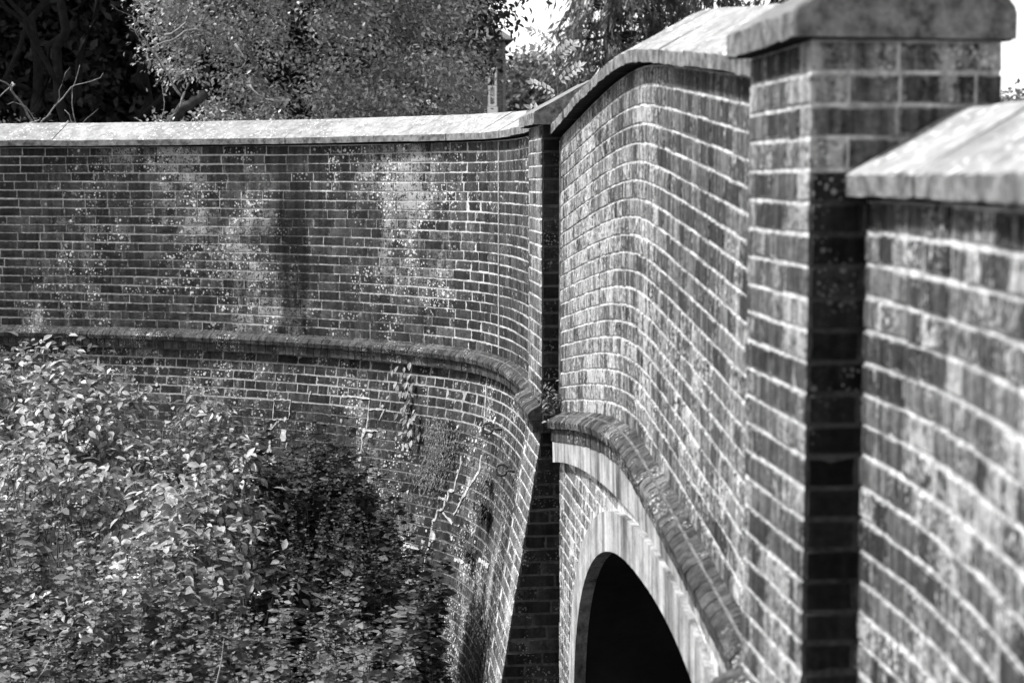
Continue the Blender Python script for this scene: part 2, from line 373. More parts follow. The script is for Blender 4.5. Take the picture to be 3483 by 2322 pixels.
# ---- span: upper wall, string, fascia, arch ring, spandrel panels, tunnel
span = thing('bridge_span', (XS+.25, 7.5, -6), 'humped brick bridge span with pale concrete arch between the two capped pilasters', 'bridge')
Ya = np.linspace(YN1-.04, YF0+.002, 44)
V, F = sweep([[(XS+.005, y, zs(y)-.20), (XS+.005, y, zt(y)), (XS+.42, y, zt(y)), (XS+.42, y, zs(y)-.20)] for y in Ya])
wobj('wall_core', V, F, M['mortar'], span)
ent = []
NR = 20
for k in range(NR):
    y = YN1-.06+(-.06 if k % 2 else -.01); hd = (k % 2 == 0)
    while y < YF0-.012:
        L = (HDR if hd else STR)*random.uniform(.97, 1.03)
        if not hd and random.random() < .12: L = HDR
        L = min(L, YF0-.006-y)
        if YF0-.006-(y+L) < .05: L = YF0-.006-y
        yc = y+L/2; z = zs(yc)+(zt(yc)-zs(yc))*(k+.5)/NR; e = .02
        s = ((zs(yc+e)-zs(yc-e))*(1-(k+.5)/NR)+(zt(yc+e)-zt(yc-e))*(k+.5)/NR)/(2*e)
        t = np.array([0, 1, s]); t /= np.linalg.norm(t); u = np.array([0, -s, 1]); u /= np.linalg.norm(u)
        ent.append(((XS, yc, z), t, u, (-1., 0, 0), L, (zt(yc)-zs(yc))/NR)); y += L
lay(span, ent, M['span'], 300)
def fspan(u): return np.array([XS, u]), np.array([0, 1.]), np.array([-1., 0])
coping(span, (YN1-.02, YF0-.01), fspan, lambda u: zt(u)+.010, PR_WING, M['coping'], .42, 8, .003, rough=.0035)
PR_S = [(-.03, -.168), (.062, -.168), (.065, -.150), (.066, -.088), (.085, -.080), (.088, -.045), (.070, -.022), (0, .012), (-.03, .012)]
def string_course(parent, u0, u1, fr, zf, pitch=.078, zoff=0.):
    """two moulded brick courses: a plain one and a sloped one above it"""
    low = [(-.03, -.165), (.058, -.165), (.06, -.09), (-.03, -.09)]
    top = [(-.03, -.086), (.085, -.086), (.092, -.05), (.070, -.024), (.0, .014), (-.03, .014)]
    for prof, off in ((low, 0), (top, .05)):
        u = u0+off*.0
        while u < u1-.01:
            L = min(pitch*random.uniform(.92, 1.08), u1-u)
            if u1-u-L < .04: L = u1-u
            j1 = random.uniform(-.002, .002); rings = []
            for s in (u+.0025, u+L-.0025):
                p, t, n = fr(s); rings.append([v3(p+n*(o+(j1 if o > 0 else 0)+random.uniform(-.003, .003)*(o > 0)), zf(s)+h+zoff+random.uniform(-.002, .002)) for o, h in prof])
            V, F = sweep(rings); wobj('string_brick', V, F, M['string'], parent); u += L
string_course(span, YN1+.002, YF0-.004, fspan, zs)
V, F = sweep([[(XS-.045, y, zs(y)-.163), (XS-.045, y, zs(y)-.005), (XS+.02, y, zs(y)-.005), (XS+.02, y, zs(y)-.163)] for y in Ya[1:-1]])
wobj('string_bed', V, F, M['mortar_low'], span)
V, F = sweep([[(XS-.048, y, zfb(y)), (XS-.052, y, zs(y)-.169), (XS+.30, y, zs(y)-.169), (XS+.30, y, zfb(y))] for y in np.linspace(YN1+.004, YF0-.05, 40)])
wobj('fascia', V, F, M['concrete'], span)
# arch ring
T = np.linspace(-1, 1, 61); rings = []
def ringpt(s, dh, dz):
    if abs(s) > .92:
        q = (abs(s)-.92)/.08; return math.copysign(AH+dh, s)+ACY, SPRING*(1-q)+(-6.)*q
    a = s/.92*math.pi/2; c, sn = math.cos(a), math.sin(a); p = 2/AN
    return ACY+(AH+dh)*math.copysign(abs(sn)**p, sn), SPRING+(AB+dz)*abs(c)**p
T = np.r_[-1, -.92, np.linspace(-.9, .9, 61), .92, 1]
for s in T:
    yi, zi = ringpt(s, 0, 0); yo, zo = ringpt(s, .19, .20)
    rings.append([(XS-.022, yi, zi), (XS-.026, yo, zo), (XS+.045, yo, zo), (XS+.045, yi, zi)])
V, F = sweep(rings); wobj('arch_ring', V, F, M['concrete'], span)
# lining of the tunnel
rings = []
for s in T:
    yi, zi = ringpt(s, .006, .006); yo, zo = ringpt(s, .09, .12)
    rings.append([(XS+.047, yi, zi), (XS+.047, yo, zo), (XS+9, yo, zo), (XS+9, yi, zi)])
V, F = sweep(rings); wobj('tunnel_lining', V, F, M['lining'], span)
# spandrel panel of brick left and right of the ring, under the fascia
Yp = sorted(set(np.linspace(YN1-.04, YF0+.002, 50).tolist()+[ACY-AH-.1, ACY+AH+.1]))
rings = []
for y in Yp:
    jb = abs(y-ACY) >= AH+.099
    zb = -6 if jb else max(arch(y, .10, .10), SPRING)
    ring = lambda q: [(XS+.005, y, q), (XS+.005, y, zs(y)-.19), (XS+.30, y, zs(y)-.19), (XS+.30, y, q)]
    if abs(abs(y-ACY)-AH-.1) < 1e-6:
        rings += ([ring(-6), ring(SPRING)] if y < ACY else [ring(SPRING), ring(-6)])
    else: rings.append(ring(zb))
V, F = sweep(rings); wobj('spandrel_core', V, F, M['mortar'], span)
ent = []; z = -1.5
for k in range(40):
    z = -1.52-(k+.5)*CH
    for side in (0, 1):
        y = YF0-.006 if side == 0 else YN1; hd = k % 2 == 0; dirn = -1 if side == 0 else 1
        first = True
        while True:
            L = HDR if (hd or random.random() < .2) else STR
            y2 = y+dirn*L; ym = max(y, y2) if side == 1 else min(y, y2); yc = (y+y2)/2
            d = abs(ym-ACY)
            inring = d < AH+.2 and z < arch(ym, .19, .20)+.02
            top = z > zfb(yc)-.02
            if (d < AH+.19 and not (z > arch(ym, .19, .20)+.02)) or abs(yc-ACY) < .8: 
                break
            if not top: ent.append(((XS, yc, z), (0, 1., 0), (0, 0, 1.), (-1., 0, 0), L, CH))
            y = y2
lay(span, ent, M['span'], 0, massname='spandrel_bricks')
# ---- pilasters
def pilaster(name, y0, y1, x1, label, zcap, zbat, zlow, rowoff, cn):
    t = thing(name, ((XP+x1)/2, (y0+y1)/2, -6), label, 'pilaster', 'capped brick pilasters of the bridge')
    def xf(z): return XP-max(0., zbat-z)*.160
    zz = [-6, -4.5, -3, zbat, zcap]
    rings = [[(xf(z)+.005, y0+.005, z), (x1-.005, y0+.005, z), (x1-.005, y1-.005, z), (xf(z)+.005, y1-.005, z)] for z in zz]
    V, F = sweep(rings); wobj('mortar_core', V, F, M['mortar_new' if y0 < 8 else 'mortar'], t)
    ent = []; dark = []; k = 0; z = zcap-CH/2
    while z > zlow:
        x = xf(z); sl = .160 if z < zbat else 0.
        u = np.array([sl, 0, 1]); u /= np.linalg.norm(u); n = np.array([-1, 0, sl]); n /= np.linalg.norm(n)
        odd = k % 2
        # outer face (faces the canal side)
        dk_ = z < .0 or y0 > 8; y = y0-JV/2 if (odd or dk_) else y0+.104; e = y1+JV/2 if not odd else y1-.104
        Ls = []; rem = e-y; seq = [STR, STR, HDR, STR] if odd else [HDR, STR, STR, STR]
        for L in seq+[STR]*6:
            if rem < .05: break
            if rem-L < .06: L = rem
            Ls.append(min(L, rem)); rem -= min(L, rem)
        for L in Ls: ent.append(((x, y+L/2, z), (0, 1., 0), u, n, L, CH)); y += L
        # face across the bridge line (towards the near bank), and its opposite
        for yy, nn, tt in ((y0, np.array([0, -1., 0]), np.array([1., 0, 0])), (y1, np.array([0, 1., 0]), np.array([-1., 0, 0]))):
            xa = x-JV/2 if (odd == (1 if yy == y1 else 0)) else x+.104
            xa = x+.006 if (yy == y0 and dk_) else xa; rem = x1+JV/2-xa; seq = [STR, STR] if not odd else [HDR*1.15, STR*.85]; xx = xa
            if xa < x and sl: xx = xa+.007; rem -= .007
            for L in seq+[STR]*6:
                if rem < .045: break
                if rem-L < .055: L = rem
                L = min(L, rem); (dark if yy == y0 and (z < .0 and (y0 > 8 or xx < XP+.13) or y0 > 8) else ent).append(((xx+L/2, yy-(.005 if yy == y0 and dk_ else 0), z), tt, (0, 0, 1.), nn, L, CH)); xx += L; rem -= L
        if z > -1.5:      # road side
            y = y0+.1
            for L in (STR, STR, HDR): 
                if y+L < y1-.09: ent.append(((x1, y+L/2, z), (0, -1., 0), (0, 0, 1.), (1., 0, 0), L, CH))
                y += L
        z -= CH; k += 1
    lay(t, ent, M['pil_near' if y0 < 8 else 'pil'], 300-min(120, len(dark)), jt=.0115 if y0 < 8 else JT, jv=.0095 if y0 < 8 else JV); lay(t, dark, M['pil_shade'], 120, massname='return_bricks')
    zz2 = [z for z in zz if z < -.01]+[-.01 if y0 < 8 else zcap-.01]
    V, F = sweep([[(xf(z)+.004, y0-.003, z), (XS+.01 if y0 > 8 else 1.335, y0-.003, z), (XS+.01 if y0 > 8 else 1.335, y0+.03, z), (xf(z)+.012, y0+.03, z)] for z in zz2]); wobj('return_joints', V, F, M['mortar_shade'], t)  # dark joint sheet over the return face, its shade put into the colour
    # cap stone: overhanging, one long slope to the canal side, steep to the road side
    ov = .045; xa, xb = XP-ov-.01, x1+.022; rr = xa+.385*(1 if cn else 1); rr = min(rr, xb-.14); H = .075
    prof = [(xa, .0), (xa-.002, H*.5), (xa-.002, H-.008), (xa+.006, H), (xa+.10, H+.055), (xa+.2, H+.108), (xa+.28, H+.152), (rr-.03, H+.195), (rr, H+.205), (rr+.03, H+.195), (xb-.012, H+.006), (xb, H-.01), (xb, .0)]
    rings = []
    for y in [y0-ov, y0-ov+.006, y0-ov+.02]+np.linspace(y0-ov+.06, y1+ov-.05, 14).tolist()+[y1+ov-.01, y1+ov]:
        sh = .985 if y in (y0-ov, y1+ov) else 1
        rings.append([(((xa+xb)/2)+(x-(xa+xb)/2)*sh+random.uniform(-.004, .004), y+random.uniform(-.002, .002), zcap+.002+h*sh+random.uniform(-.0035, .0035)) for x, h in prof])
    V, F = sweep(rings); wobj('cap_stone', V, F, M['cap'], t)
    return t
pilN = pilaster('pilaster', YN0, YN1, 1.675, 'brick pilaster with flat broad stone cap beside the low sloping wall coping', .36, -1.56, -2.6, 0, 1)
pilF = pilaster('pilaster', YF0, YF1, 1.70, 'brick pilaster with battered foot and sapling behind its cap', .348, -1.56, -4.6, 0, 1)
# string course wrapping the pilasters
for t, y0, y1, zz in ((pilF, YF0, YF1, -1.385), (pilN, YN0, YN1, -1.49)):
    fr = lambda u: (np.array([XP, u]), np.array([0, 1.]), np.array([-1., 0]))
    string_course(t, y0-.055, y1+.05, fr, lambda u: zz)
    fr2 = lambda u: (np.array([u, y0]), np.array([1., 0]), np.array([0, -1.]))
    if t is pilF: string_course(t, XP+.002, XP+.112, fr2, lambda u: zz, .112)
# ------------------------------------------------------------------ far wing wall
ZB = -1.56; ZW = .322
WC = Curve([(1.27, 10.90), (1.262, 11.5), (1.245, 12.2), (1.18, 12.85), (.98, 13.5), (.52, 14.12), (-.09, 14.68), (-.7, 15.12), (-1.34, 15.5), (-2.3, 15.92), (-3.35, 16.28), (-4.8, 16.62), (-6.5, 16.9)], 1)
def wface(u, z):
    p, t, n = WC.at(u); b = max(0., ZB-z)*.160; return v3(p+n*b, z), t, n
farw = thing('wing_wall', (-1.0, 15.5, -4), 'long curved brick wing wall with stone coping and lime streaks below the trees', 'wall', 'curved wing walls of the bridge')
us = np.linspace(0, WC.L-.05, 110)
V, F = sweep([[v3(WC.at(u)[0]+WC.at(u)[2]*(-.005), ZB), v3(WC.at(u)[0]+WC.at(u)[2]*(-.005), ZW), v3(WC.at(u)[0]-WC.at(u)[2]*.38, ZW), v3(WC.at(u)[0]-WC.at(u)[2]*.38, ZB)] for u in us])
wobj('parapet_core', V, F, M['mortar_wing'], farw)
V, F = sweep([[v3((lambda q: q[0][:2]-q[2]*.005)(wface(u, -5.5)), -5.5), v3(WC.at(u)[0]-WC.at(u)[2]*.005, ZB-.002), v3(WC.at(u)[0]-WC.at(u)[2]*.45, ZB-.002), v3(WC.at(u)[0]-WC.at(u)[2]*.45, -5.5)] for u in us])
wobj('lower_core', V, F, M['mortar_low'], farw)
def strip(z0, z1, h):
    rg = []
    for u in us:
        a_ = wface(u, z0); b_ = wface(u, z1); rg.append([a_[0]-v3(a_[2], 0)*(.005-h), b_[0]-v3(b_[2], 0)*(.005-h), b_[0]-v3(b_[2], 0)*.06, a_[0]-v3(a_[2], 0)*.06])
    return sweep(rg)
V, F = strip(-1.98, ZB-.004, .002); wobj('repointed_joints', V, F, M['mortar_repointed'], farw)
ent = []
NW = 21; hw = (ZW-(-1.375))/NW
for k in range(NW):
    z = -1.375+(k+.5)*hw; u = -.08 if k % 2 else .03
    while u < WC.L-.3:
        L = STR*random.uniform(.97, 1.03)
        if u < 2.4: L = random.choice([HDR, HDR, STR*.8])
        elif u < 4.3 and random.random() < .22: L = random.choice([HDR, STR*.72])
        elif random.random() < .02: L = HDR
        zz = z-.012*math.sin((u-2)*.9)*0+.004*math.sin(u*2.3+k)
        if u+L/2 > .02:
            P, t, n = wface(u+L/2, zz); ent.append((P, v3(t, 0), (0, 0, 1.), v3(n, 0), L, hw))
        u += L
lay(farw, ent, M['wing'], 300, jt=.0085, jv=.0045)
ent = []
for k in range(40):
    z = ZB-(k+.5)*CH; u = .02+(.06 if k % 4 == 1 else 0)
    hd = k % 2 == 1
    while u < WC.L-.3:
        L = (HDR if hd or u < 2.4 else STR)*random.uniform(.95, 1.05)
        if not hd and random.random() < .15: L = HDR
        P, t, n = wface(u+L/2, z)
        up = np.array([-n[0]*.160, -n[1]*.160, 1]); up /= np.linalg.norm(up); nn = np.array([n[0], n[1], .160]); nn /= np.linalg.norm(nn)
        if groundz(P[0], P[1]) < z+.2: ent.append((P, v3(t, 0), up, nn, L, CH))
        u += L
low = obj('lower_wall', None, farw, (0, 0, 0))
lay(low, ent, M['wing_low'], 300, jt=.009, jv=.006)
def fwing(u): return WC.at(u)
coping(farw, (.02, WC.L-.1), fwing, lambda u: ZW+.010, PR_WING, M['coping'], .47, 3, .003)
string_course(farw, .06, WC.L-.15, fwing, lambda u: -1.385, .078)
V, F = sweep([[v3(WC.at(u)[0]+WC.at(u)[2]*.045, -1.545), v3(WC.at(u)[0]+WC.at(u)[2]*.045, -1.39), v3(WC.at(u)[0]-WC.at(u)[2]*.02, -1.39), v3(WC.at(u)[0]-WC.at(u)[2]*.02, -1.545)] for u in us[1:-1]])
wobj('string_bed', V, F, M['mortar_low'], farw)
# ------------------------------------------------------------------ near wing wall
NC = Curve([(1.318, 4.166), (1.306, 3.7), (1.268, 3.3), (1.21, 2.9), (1.13, 2.4), (1.03, 1.8), (.93, 1.2), (.86, .6)], -1)
ZN = -.048
nearw = thing('wing_wall', (1.3, 2.4, -6), 'lime-blotched curved brick wall butting against the taller pilaster with broad stone cap', 'wall', 'curved wing walls of the bridge')
us = np.linspace(0, NC.L-.05, 60)
V, F = sweep([[v3(NC.at(u)[0]-NC.at(u)[2]*.005, -6), v3(NC.at(u)[0]-NC.at(u)[2]*.005, ZN), v3(NC.at(u)[0]-NC.at(u)[2]*.38, ZN), v3(NC.at(u)[0]-NC.at(u)[2]*.38, -6)] for u in us])
wobj('wall_core', V, F, M['mortar'], nearw)
ent = []
for k in range(34):
    z = ZN-(k+.5)*CH; u = .004; hd = k % 2; first = True
    while u < NC.L-.25:
        L = (HDR if (hd and first) else STR)*random.uniform(.97, 1.03); first = False
        if random.random() < .18: L = HDR
        p, t, n = NC.at(u+L/2); ent.append((v3(p, z+.003*math.sin(u*5+k)), v3(t, 0), (0, 0, 1.), v3(n, 0), L, CH)); u += L
lay(nearw, ent, M['near'], 300, jt=.012, jv=.009)
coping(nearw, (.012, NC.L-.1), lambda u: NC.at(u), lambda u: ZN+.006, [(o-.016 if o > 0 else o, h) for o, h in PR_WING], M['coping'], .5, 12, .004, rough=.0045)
# road behind the parapets
V, F = sweep([[(1.62, y, -1.2), (1.62, y, -.62+.25*math.exp(-((y-7.4)/2.2)**2)), (6.5, y, -.62+.25*math.exp(-((y-7.4)/2.2)**2)), (6.5, y, -1.2)] for y in np.linspace(-3, 30, 60)])
o = wobj('road', V, F, M['road']); o['kind'] = 'structure'
#VEGETATION
# ------------------------------------------------------------------ leaves
LEAF_BIG = (np.array([[0, 0, 0], [.28, .22, .05], [.28, 0, -.02], [.28, -.22, .05], [.62, .24, .03], [.62, 0, -.05], [.62, -.24, .03], [1, 0, -.16]]),
            [(0, 2, 1), (0, 3, 2), (1, 2, 5, 4), (2, 3, 6, 5), (4, 5, 7), (5, 6, 7)])
LEAF_SMALL = (np.array([[0, 0, 0], [.5, .26, .05], [1, 0, -.08], [.5, -.26, .05]]), [(0, 3, 2), (0, 2, 1)])
LEAF_NARROW = (np.array([[0, 0, 0], [.45, .13, .03], [1, 0, -.06], [.45, -.13, .03]]), [(0, 3, 2), (0, 2, 1)])
SPRAY = (np.array([[0, 0, 0], [.4, .10, .03], [1, 0, -.06], [.4, -.10, .03]]), [(0, 3, 2), (0, 2, 1)])
def unit(a): return a/(np.linalg.norm(a, axis=-1, keepdims=True)+1e-9)
def leaf_frames(n, out, updir=.9, outw=.5, droop=.25, rnd_=.8):
    nn = unit(np.random.normal(size=(n, 3))*rnd_+np.array([0, 0, updir])+out*outw)
    a = unit(np.random.normal(size=(n, 3))*.7+out*.6-np.array([0, 0, droop])); a = unit(a-nn*np.sum(a*nn, 1, keepdims=True))
    return a, nn
def leaf_verts(P, a, nn, sz, T):
    b = np.cross(nn, a); s = sz[:, None, None]
    return P[:, None]+s*(T[None, :, 0:1]*a[:, None]+T[None, :, 1:2]*b[:, None]+T[None, :, 2:3]*nn[:, None])
def leaves(name, P, a, nn, sz, tmpl, m, parent, kind='stuff'):
    T, F = tmpl; n = len(P); V = leaf_verts(P, a, nn, sz, T).reshape(-1, 3); k = len(T)
    tri = [];
    for f in F: tri += [f] if len(f) == 3 else [(f[0], f[1], f[2]), (f[0], f[2], f[3])]
    tri = np.array(tri); FF = (tri[None]+(np.arange(n)*k)[:, None, None]).reshape(-1, 3)
    return wobj(name, V, FF, m, parent, kind=kind, rv=np.repeat(np.random.rand(n), len(tri)))
LM = {}
def leaf_objects(name, P, a, nn, sz, tmpl, m, parent):
    off = np.array(base(parent)); b = np.cross(nn, a)
    if (name, m.name) not in LM: LM[(name, m.name)] = mesh(name, tmpl[0], tmpl[1], m)
    me = LM[(name, m.name)]
    for i in range(len(P)):
        o = obj(name, me, parent); c = np.stack([a[i]*sz[i], b[i]*sz[i], nn[i]*sz[i]], 1); q = P[i]-off
        o.matrix_basis = Matrix(((*c[0], q[0]), (*c[1], q[1]), (*c[2], q[2]), (0, 0, 0, 1)))
def crooked(p0, p1, n=6, amp=.12, sag=0.):
    p0 = np.asarray(p0, float); p1 = np.asarray(p1, float); L = np.linalg.norm(p1-p0); out = []
    for i in range(n+1):
        s = i/n; j = np.random.normal(size=3)*amp*L*(0 if i in (0, n) else .35)
        out.append(p0+(p1-p0)*s+j+np.array([0, 0, sag*L*4*s*(1-s)]))
    return out
def limb(acc, p0, p1, r0, r1, n=6, amp=.12, sag=0., sides=5):
    P = crooked(p0, p1, n, amp, sag); V, F = tube(P, list(np.linspace(r0, r1, len(P))), sides); acc.add(V, F); return P
def in_lobes(lobes, n, lo=.45):
    w_ = np.array([r[0]*r[1]*r[2] for c, r in lobes])**.8; idx = np.random.choice(len(lobes), n, p=w_/w_.sum())
    d = unit(np.random.normal(size=(n, 3))); rr = (lo**2+np.random.rand(n)*(1-lo**2))**.5
    C = np.array([c for c, r in lobes])[idx]; Rr = np.array([r for c, r in lobes])[idx]
    return C+d*rr[:, None]*Rr, d
def tree(name, label, cat, p, lobes, ncl, per, size, m, bark, trunk=(.16, .5), sig=.16, tmpl=LEAF_SMALL, group=None, updir=.8, twigs=.25, lo=.45, droop=.2, trunk_h=1.2, avoid=None):
    p = np.array([p[0], p[1], groundz(p[0], p[1])-.1 if len(p) < 3 else p[2]]); t = thing(name, p, label, cat, group)
    C, D = in_lobes(lobes, ncl, lo)
    if avoid is not None: k = avoid(C); C = C[k]; D = D[k]
    n = len(C)*per; I = np.repeat(np.arange(len(C)), per); off = np.random.normal(size=(n, 3))*sig*np.array([1, 1, .7])
    P = C[I]+off; out = unit(off*1.5/sig*.3+D[I])
    a, nn = leaf_frames(n, out, updir, .5, droop)
    leaves('crown', P, a, nn, size*np.random.uniform(.6, 1.25, n), tmpl, m, t)
    acc = Acc(); top = p+np.array([np.random.normal()*.1, np.random.normal()*.1, trunk_h])
    limb(acc, p, top, trunk[0], trunk[0]*.75, 5, .05, 0, 8)
    mains = []
    for c, r in lobes:
        q = np.asarray(c, float)+np.random.normal(size=3)*np.asarray(r)*.15; mains.append(limb(acc, top, q, trunk[0]*.55, trunk[0]*.2, 7, .14, .03, 6))
    allp = np.array([x for q in mains for x in q[2:]])
    for i in np.random.permutation(len(C))[:int(len(C)*twigs)]:
        j = np.argmin(np.sum((allp-C[i])**2, 1)); limb(acc, allp[j], C[i], .018, .005, 5, .16, 0, 4)
    acc.build('trunk', bark, t, smooth=True)
    return t
# trees behind the far wing wall
HT = [((-.6, 20.6, 1.9), (2.0, 1.5, 1.9)), ((.55, 20.3, 1.5), (1.1, 1.1, 1.7)), ((-1.6, 20.2, 2.7), (1.4, 1.2, 1.3)), ((-1.0, 20.0, .35), (1.5, .9, .9)), ((.4, 20.2, 3.6), (1.6, 1.4, 1.4)), ((.75, 20.1, .2), (.85, .8, .9))]
def hole(C): 
    q = proj(C); x, y = q[:, 0], q[:, 1]
    h = ((x-640)/170)**2+((y-330)/75)**2 < 1; h |= ((x-300)/200)**2+((y-200)/330)**2 < 1; h |= ((x-1000)/45)**2+((y-250)/80)**2 < 1
    return ~(h & (C[:, 1] < 21.2))
tree('hawthorn_tree', 'dense small-leaved tree with crooked pale twigs over the long wall', 'tree', (-.7, 20.9), HT, 1000, 85, .064, M['leaf_thorn'], M['lichen_bark'], (.09, .5), .125, group=None, twigs=.08, lo=.72, trunk_h=.9, avoid=hole)
tree('overhanging_tree', 'loose broad-leaved tree whose dark boughs hang before the house window', 'tree', (1.0, 23.5),
     [((1.55, 22.8, 2.55), (.8, .9, .75)), ((.9, 22.8, 3.0), (1.2, 1.0, 1.0)), ((1.72, 22.6, 1.75), (.28, .4, .4)), ((1.2, 23.2, 4.4), (1.5, 1.3, 1.2))], 420, 26, .10, M['leaf_wood'], M['bark'], (.13, .5), .17, LEAF_BIG, twigs=.4, updir=.5, droop=.7, trunk_h=2.0)
# dark wood on the left, behind a dead lichen-covered tree
for i, (x, y, h, lab) in enumerate([(-5.6, 25.5, 6, 'dark evergreen at the shaded wood edge beyond the wall, with forked trunk'), (-3.0, 26.5, 6.5, 'dark evergreen in the shaded wood directly behind the bare lichen-covered branches'), (-1.1, 27.0, 6, 'dark evergreen filling the gaps behind the small-leaved tree'), (-8.5, 24.5, 6, 'dark evergreen farthest along the wood edge from the bridge')]):
    tree('evergreen_tree', lab, 'tree', (x, y), [((x, y+.6, h*.55), (2.1, 1.4, 2.4)), ((x+.8, y+.9, h*.25), (1.9, 1.2, 1.8)), ((x-.9, y+1.0, h*.12), (1.9, 1.1, 1.5)), ((x, y+.2, h*.85), (2.2, 2.6, 1.3))], 1300, 44, .19, M['leaf_wood'], M['dark_bark'], (.09, .5), .30, twigs=.04, group='evergreens of the dark wood', trunk_h=2.2)
for i, (px, y, lean) in enumerate([(60, 23.6, .1), (235, 23.0, -.06), (330, 24.0, .45)]):
    d = ray(px, 400); b = np.array([d[0]*y, y, -.85]); t = thing('tree_trunk', b, ['slim bare trunk at the dark wood edge, ivy-free and upright', 'pale forked trunk beside the bare lichen-covered branches', 'leaning trunk between the bare branches and the small-leaved tree'][i], 'tree')
    acc = Acc(); limb(acc, b, b+np.array([lean*3, .3, 4.6]), .085, .05, 9, .05, 0, 8); limb(acc, b+np.array([lean*1.2, .1, 1.7]), b+np.array([lean*3+.9, -.4, 3.9]), .06, .03, 7, .1, 0, 6); limb(acc, b+np.array([lean*1.5, .1, 2.1]), b+np.array([lean*3-.8, -.3, 4.0]), .05, .02, 7, .12, 0, 6)
    acc.build('trunk', M['dark_bark'], t, smooth=True)
dead = thing('bare_shrub', (-3.25, 19.6, -.85), 'bare crooked lichen-covered branches against the dark wood', 'shrub')
def twig(p, d, L, r, dep, acc=None):
    top_ = acc is None
    if top_: acc = Acc()
    d = d/np.linalg.norm(d); st = .085; P = [np.asarray(p, float)]; k = max(3, int(L/st))
    for i in range(k):
        d = unit(d+np.random.normal(size=3)*np.array([.26, .15, .26])); P.append(P[-1]+d*st*random.uniform(.7, 1.3))
        if dep and i > 1 and random.random() < .22:
            nd = unit(d+np.random.normal(size=3)*np.array([1., .4, 1.])); twig(P[-1], nd, L*random.uniform(.2, .5), r*(1-i/k*.5)*.6, dep-1, acc)
    V, F = tube(P, list(np.linspace(r, r*.35, len(P))), 5); acc.add(V, F)
    if top_: acc.build('branch', M['lichen_bark'], dead, smooth=True)
for (px, y0, px2, py2) in [(190, 19.6, 150, 150), (190, 19.7, 270, 40), (200, 19.5, 60, 110), (240, 19.5, 210, 260), (190, 19.6, 330, 20)]:
    d = ray(px, 470); p = np.array([d[0]*y0, y0, -.3]); e = ray(px2, py2)*19.4; twig(p, e-p, np.linalg.norm(e-p)*1.15, .020, 2)
for (px, py, qx, qy) in [(620, 330, 440, 90), (560, 120, 700, 75), (640, 290, 560, 390), (800, 150, 830, 200), (850, 290, 870, 330), (690, 110, 480, 60)]:
    p = ray(px, py)*19.0; e = ray(qx, qy)*18.9; twig(p, e-p, np.linalg.norm(e-p)*1.2, .016, 2)
acc = Acc(); d = ray(590, 395); p = d*19.5; limb(acc, p, ray(700, 315)*19.5, .07, .05, 6, .1, 0, 8); limb(acc, np.array([p[0]-.3, p[1], -.85]), p, .09, .07, 4, .1, 0, 8)
acc.build('bough', M['bark'], dead, smooth=True)
# low hedge growth just behind the wall
for i, (x, lab) in enumerate([(-4.2, 'low leafy growth behind the coping at the dark wood edge'), (-2.7, 'low leafy growth behind the coping below the bare branches'), (-1.2, 'low leafy growth behind the coping below the small-leaved tree')]):
    y = 18.3+(-x-1)*.35
    tree('hedge_bush', lab, 'bush', (x, y), [((x, y, -.15), (.95, .5, .75)), ((x+.4, y+.2, .1), (.6, .4, .65))], 130, 40, .06, M['leaf_thorn'] if i else M['leaf_weed'], M['bark'], (.04, .5), .12, group='low bushes behind the long wall', trunk_h=.4, lo=.3)
# conifers / weeping trees to the right of the gap, a far grove, and the far tree line
def weeping(name, label, p, lobes, ncl, per, size, m):
    p = np.array([p[0], p[1], groundz(*p)-.1]); t = thing(name, p, label, 'tree', 'weeping evergreens beyond the bridge')
    C, D = in_lobes(lobes, ncl, .5); n = len(C)*per; I = np.repeat(np.arange(len(C)), per)
    s = np.random.rand(n); sp = unit(D*np.array([1, 1, .2])+np.random.normal(size=(len(C), 3))*.5)
    P = C[I]+sp[I]*s[:, None]*.55+np.array([0, 0, -1])*(s**2)[:, None]*.75+np.random.normal(size=(n, 3))*.07
    a = unit(sp[I]*.5+np.array([0, 0, -1.0])+np.random.normal(size=(n, 3))*.35); nn = unit(np.cross(a, np.random.normal(size=(n, 3))))
    leaves('crown', P, a, nn, size*np.random.uniform(.6, 1.3, n), SPRAY, m, t)
    acc = Acc(); top = np.array([p[0], p[1], max(c[2]+r[2]*.7 for c, r in lobes)]); limb(acc, p, top, .14, .04, 9, .03, 0, 8)
    for i in np.random.permutation(len(C))[:120]: limb(acc, np.array([p[0], p[1], C[i][2]+.2]), C[i], .04, .01, 5, .08, .06, 4)
    acc.build('trunk', M['bark'], t, smooth=True)
weeping('weeping_tree', 'weeping evergreen with drooping sprays beyond the humped parapet', (5.4, 34), [((5.4, 34, 3.5), (1.2, 1.2, 2.3)), ((6.6, 34.3, 3.4), (1.4, 1.3, 2.5)), ((5.9, 34, 6.2), (1.6, 1.5, 2.0)), ((4.75, 33.8, 2.4), (.6, .7, 1.1))], 460, 70, .2, M['leaf_con'])
weeping('weeping_tree', 'taller weeping evergreen rising behind the broad-capped pilaster', (9.2, 36), [((8.6, 36, 4.2), (1.9, 1.6, 2.8)), ((10.4, 36.3, 3.2), (1.5, 1.4, 2.0)), ((9, 36, 7.2), (1.8, 1.6, 1.9))], 330, 60, .2, M['leaf_con'])
tree('grove_tree', 'pale soft-crowned tree between the house and the weeping evergreens', 'tree', (8.2, 72), [((6.6, 72, 2.2), (1.6, 1.5, 2.4)), ((9, 72, 1.6), (2.2, 1.6, 2.6)), ((7.6, 73, 4.0), (1.5, 1.5, 1.5))], 420, 50, .28, M['leaf_far'], M['bark'], (.2, .5), .4, trunk_h=1.5)
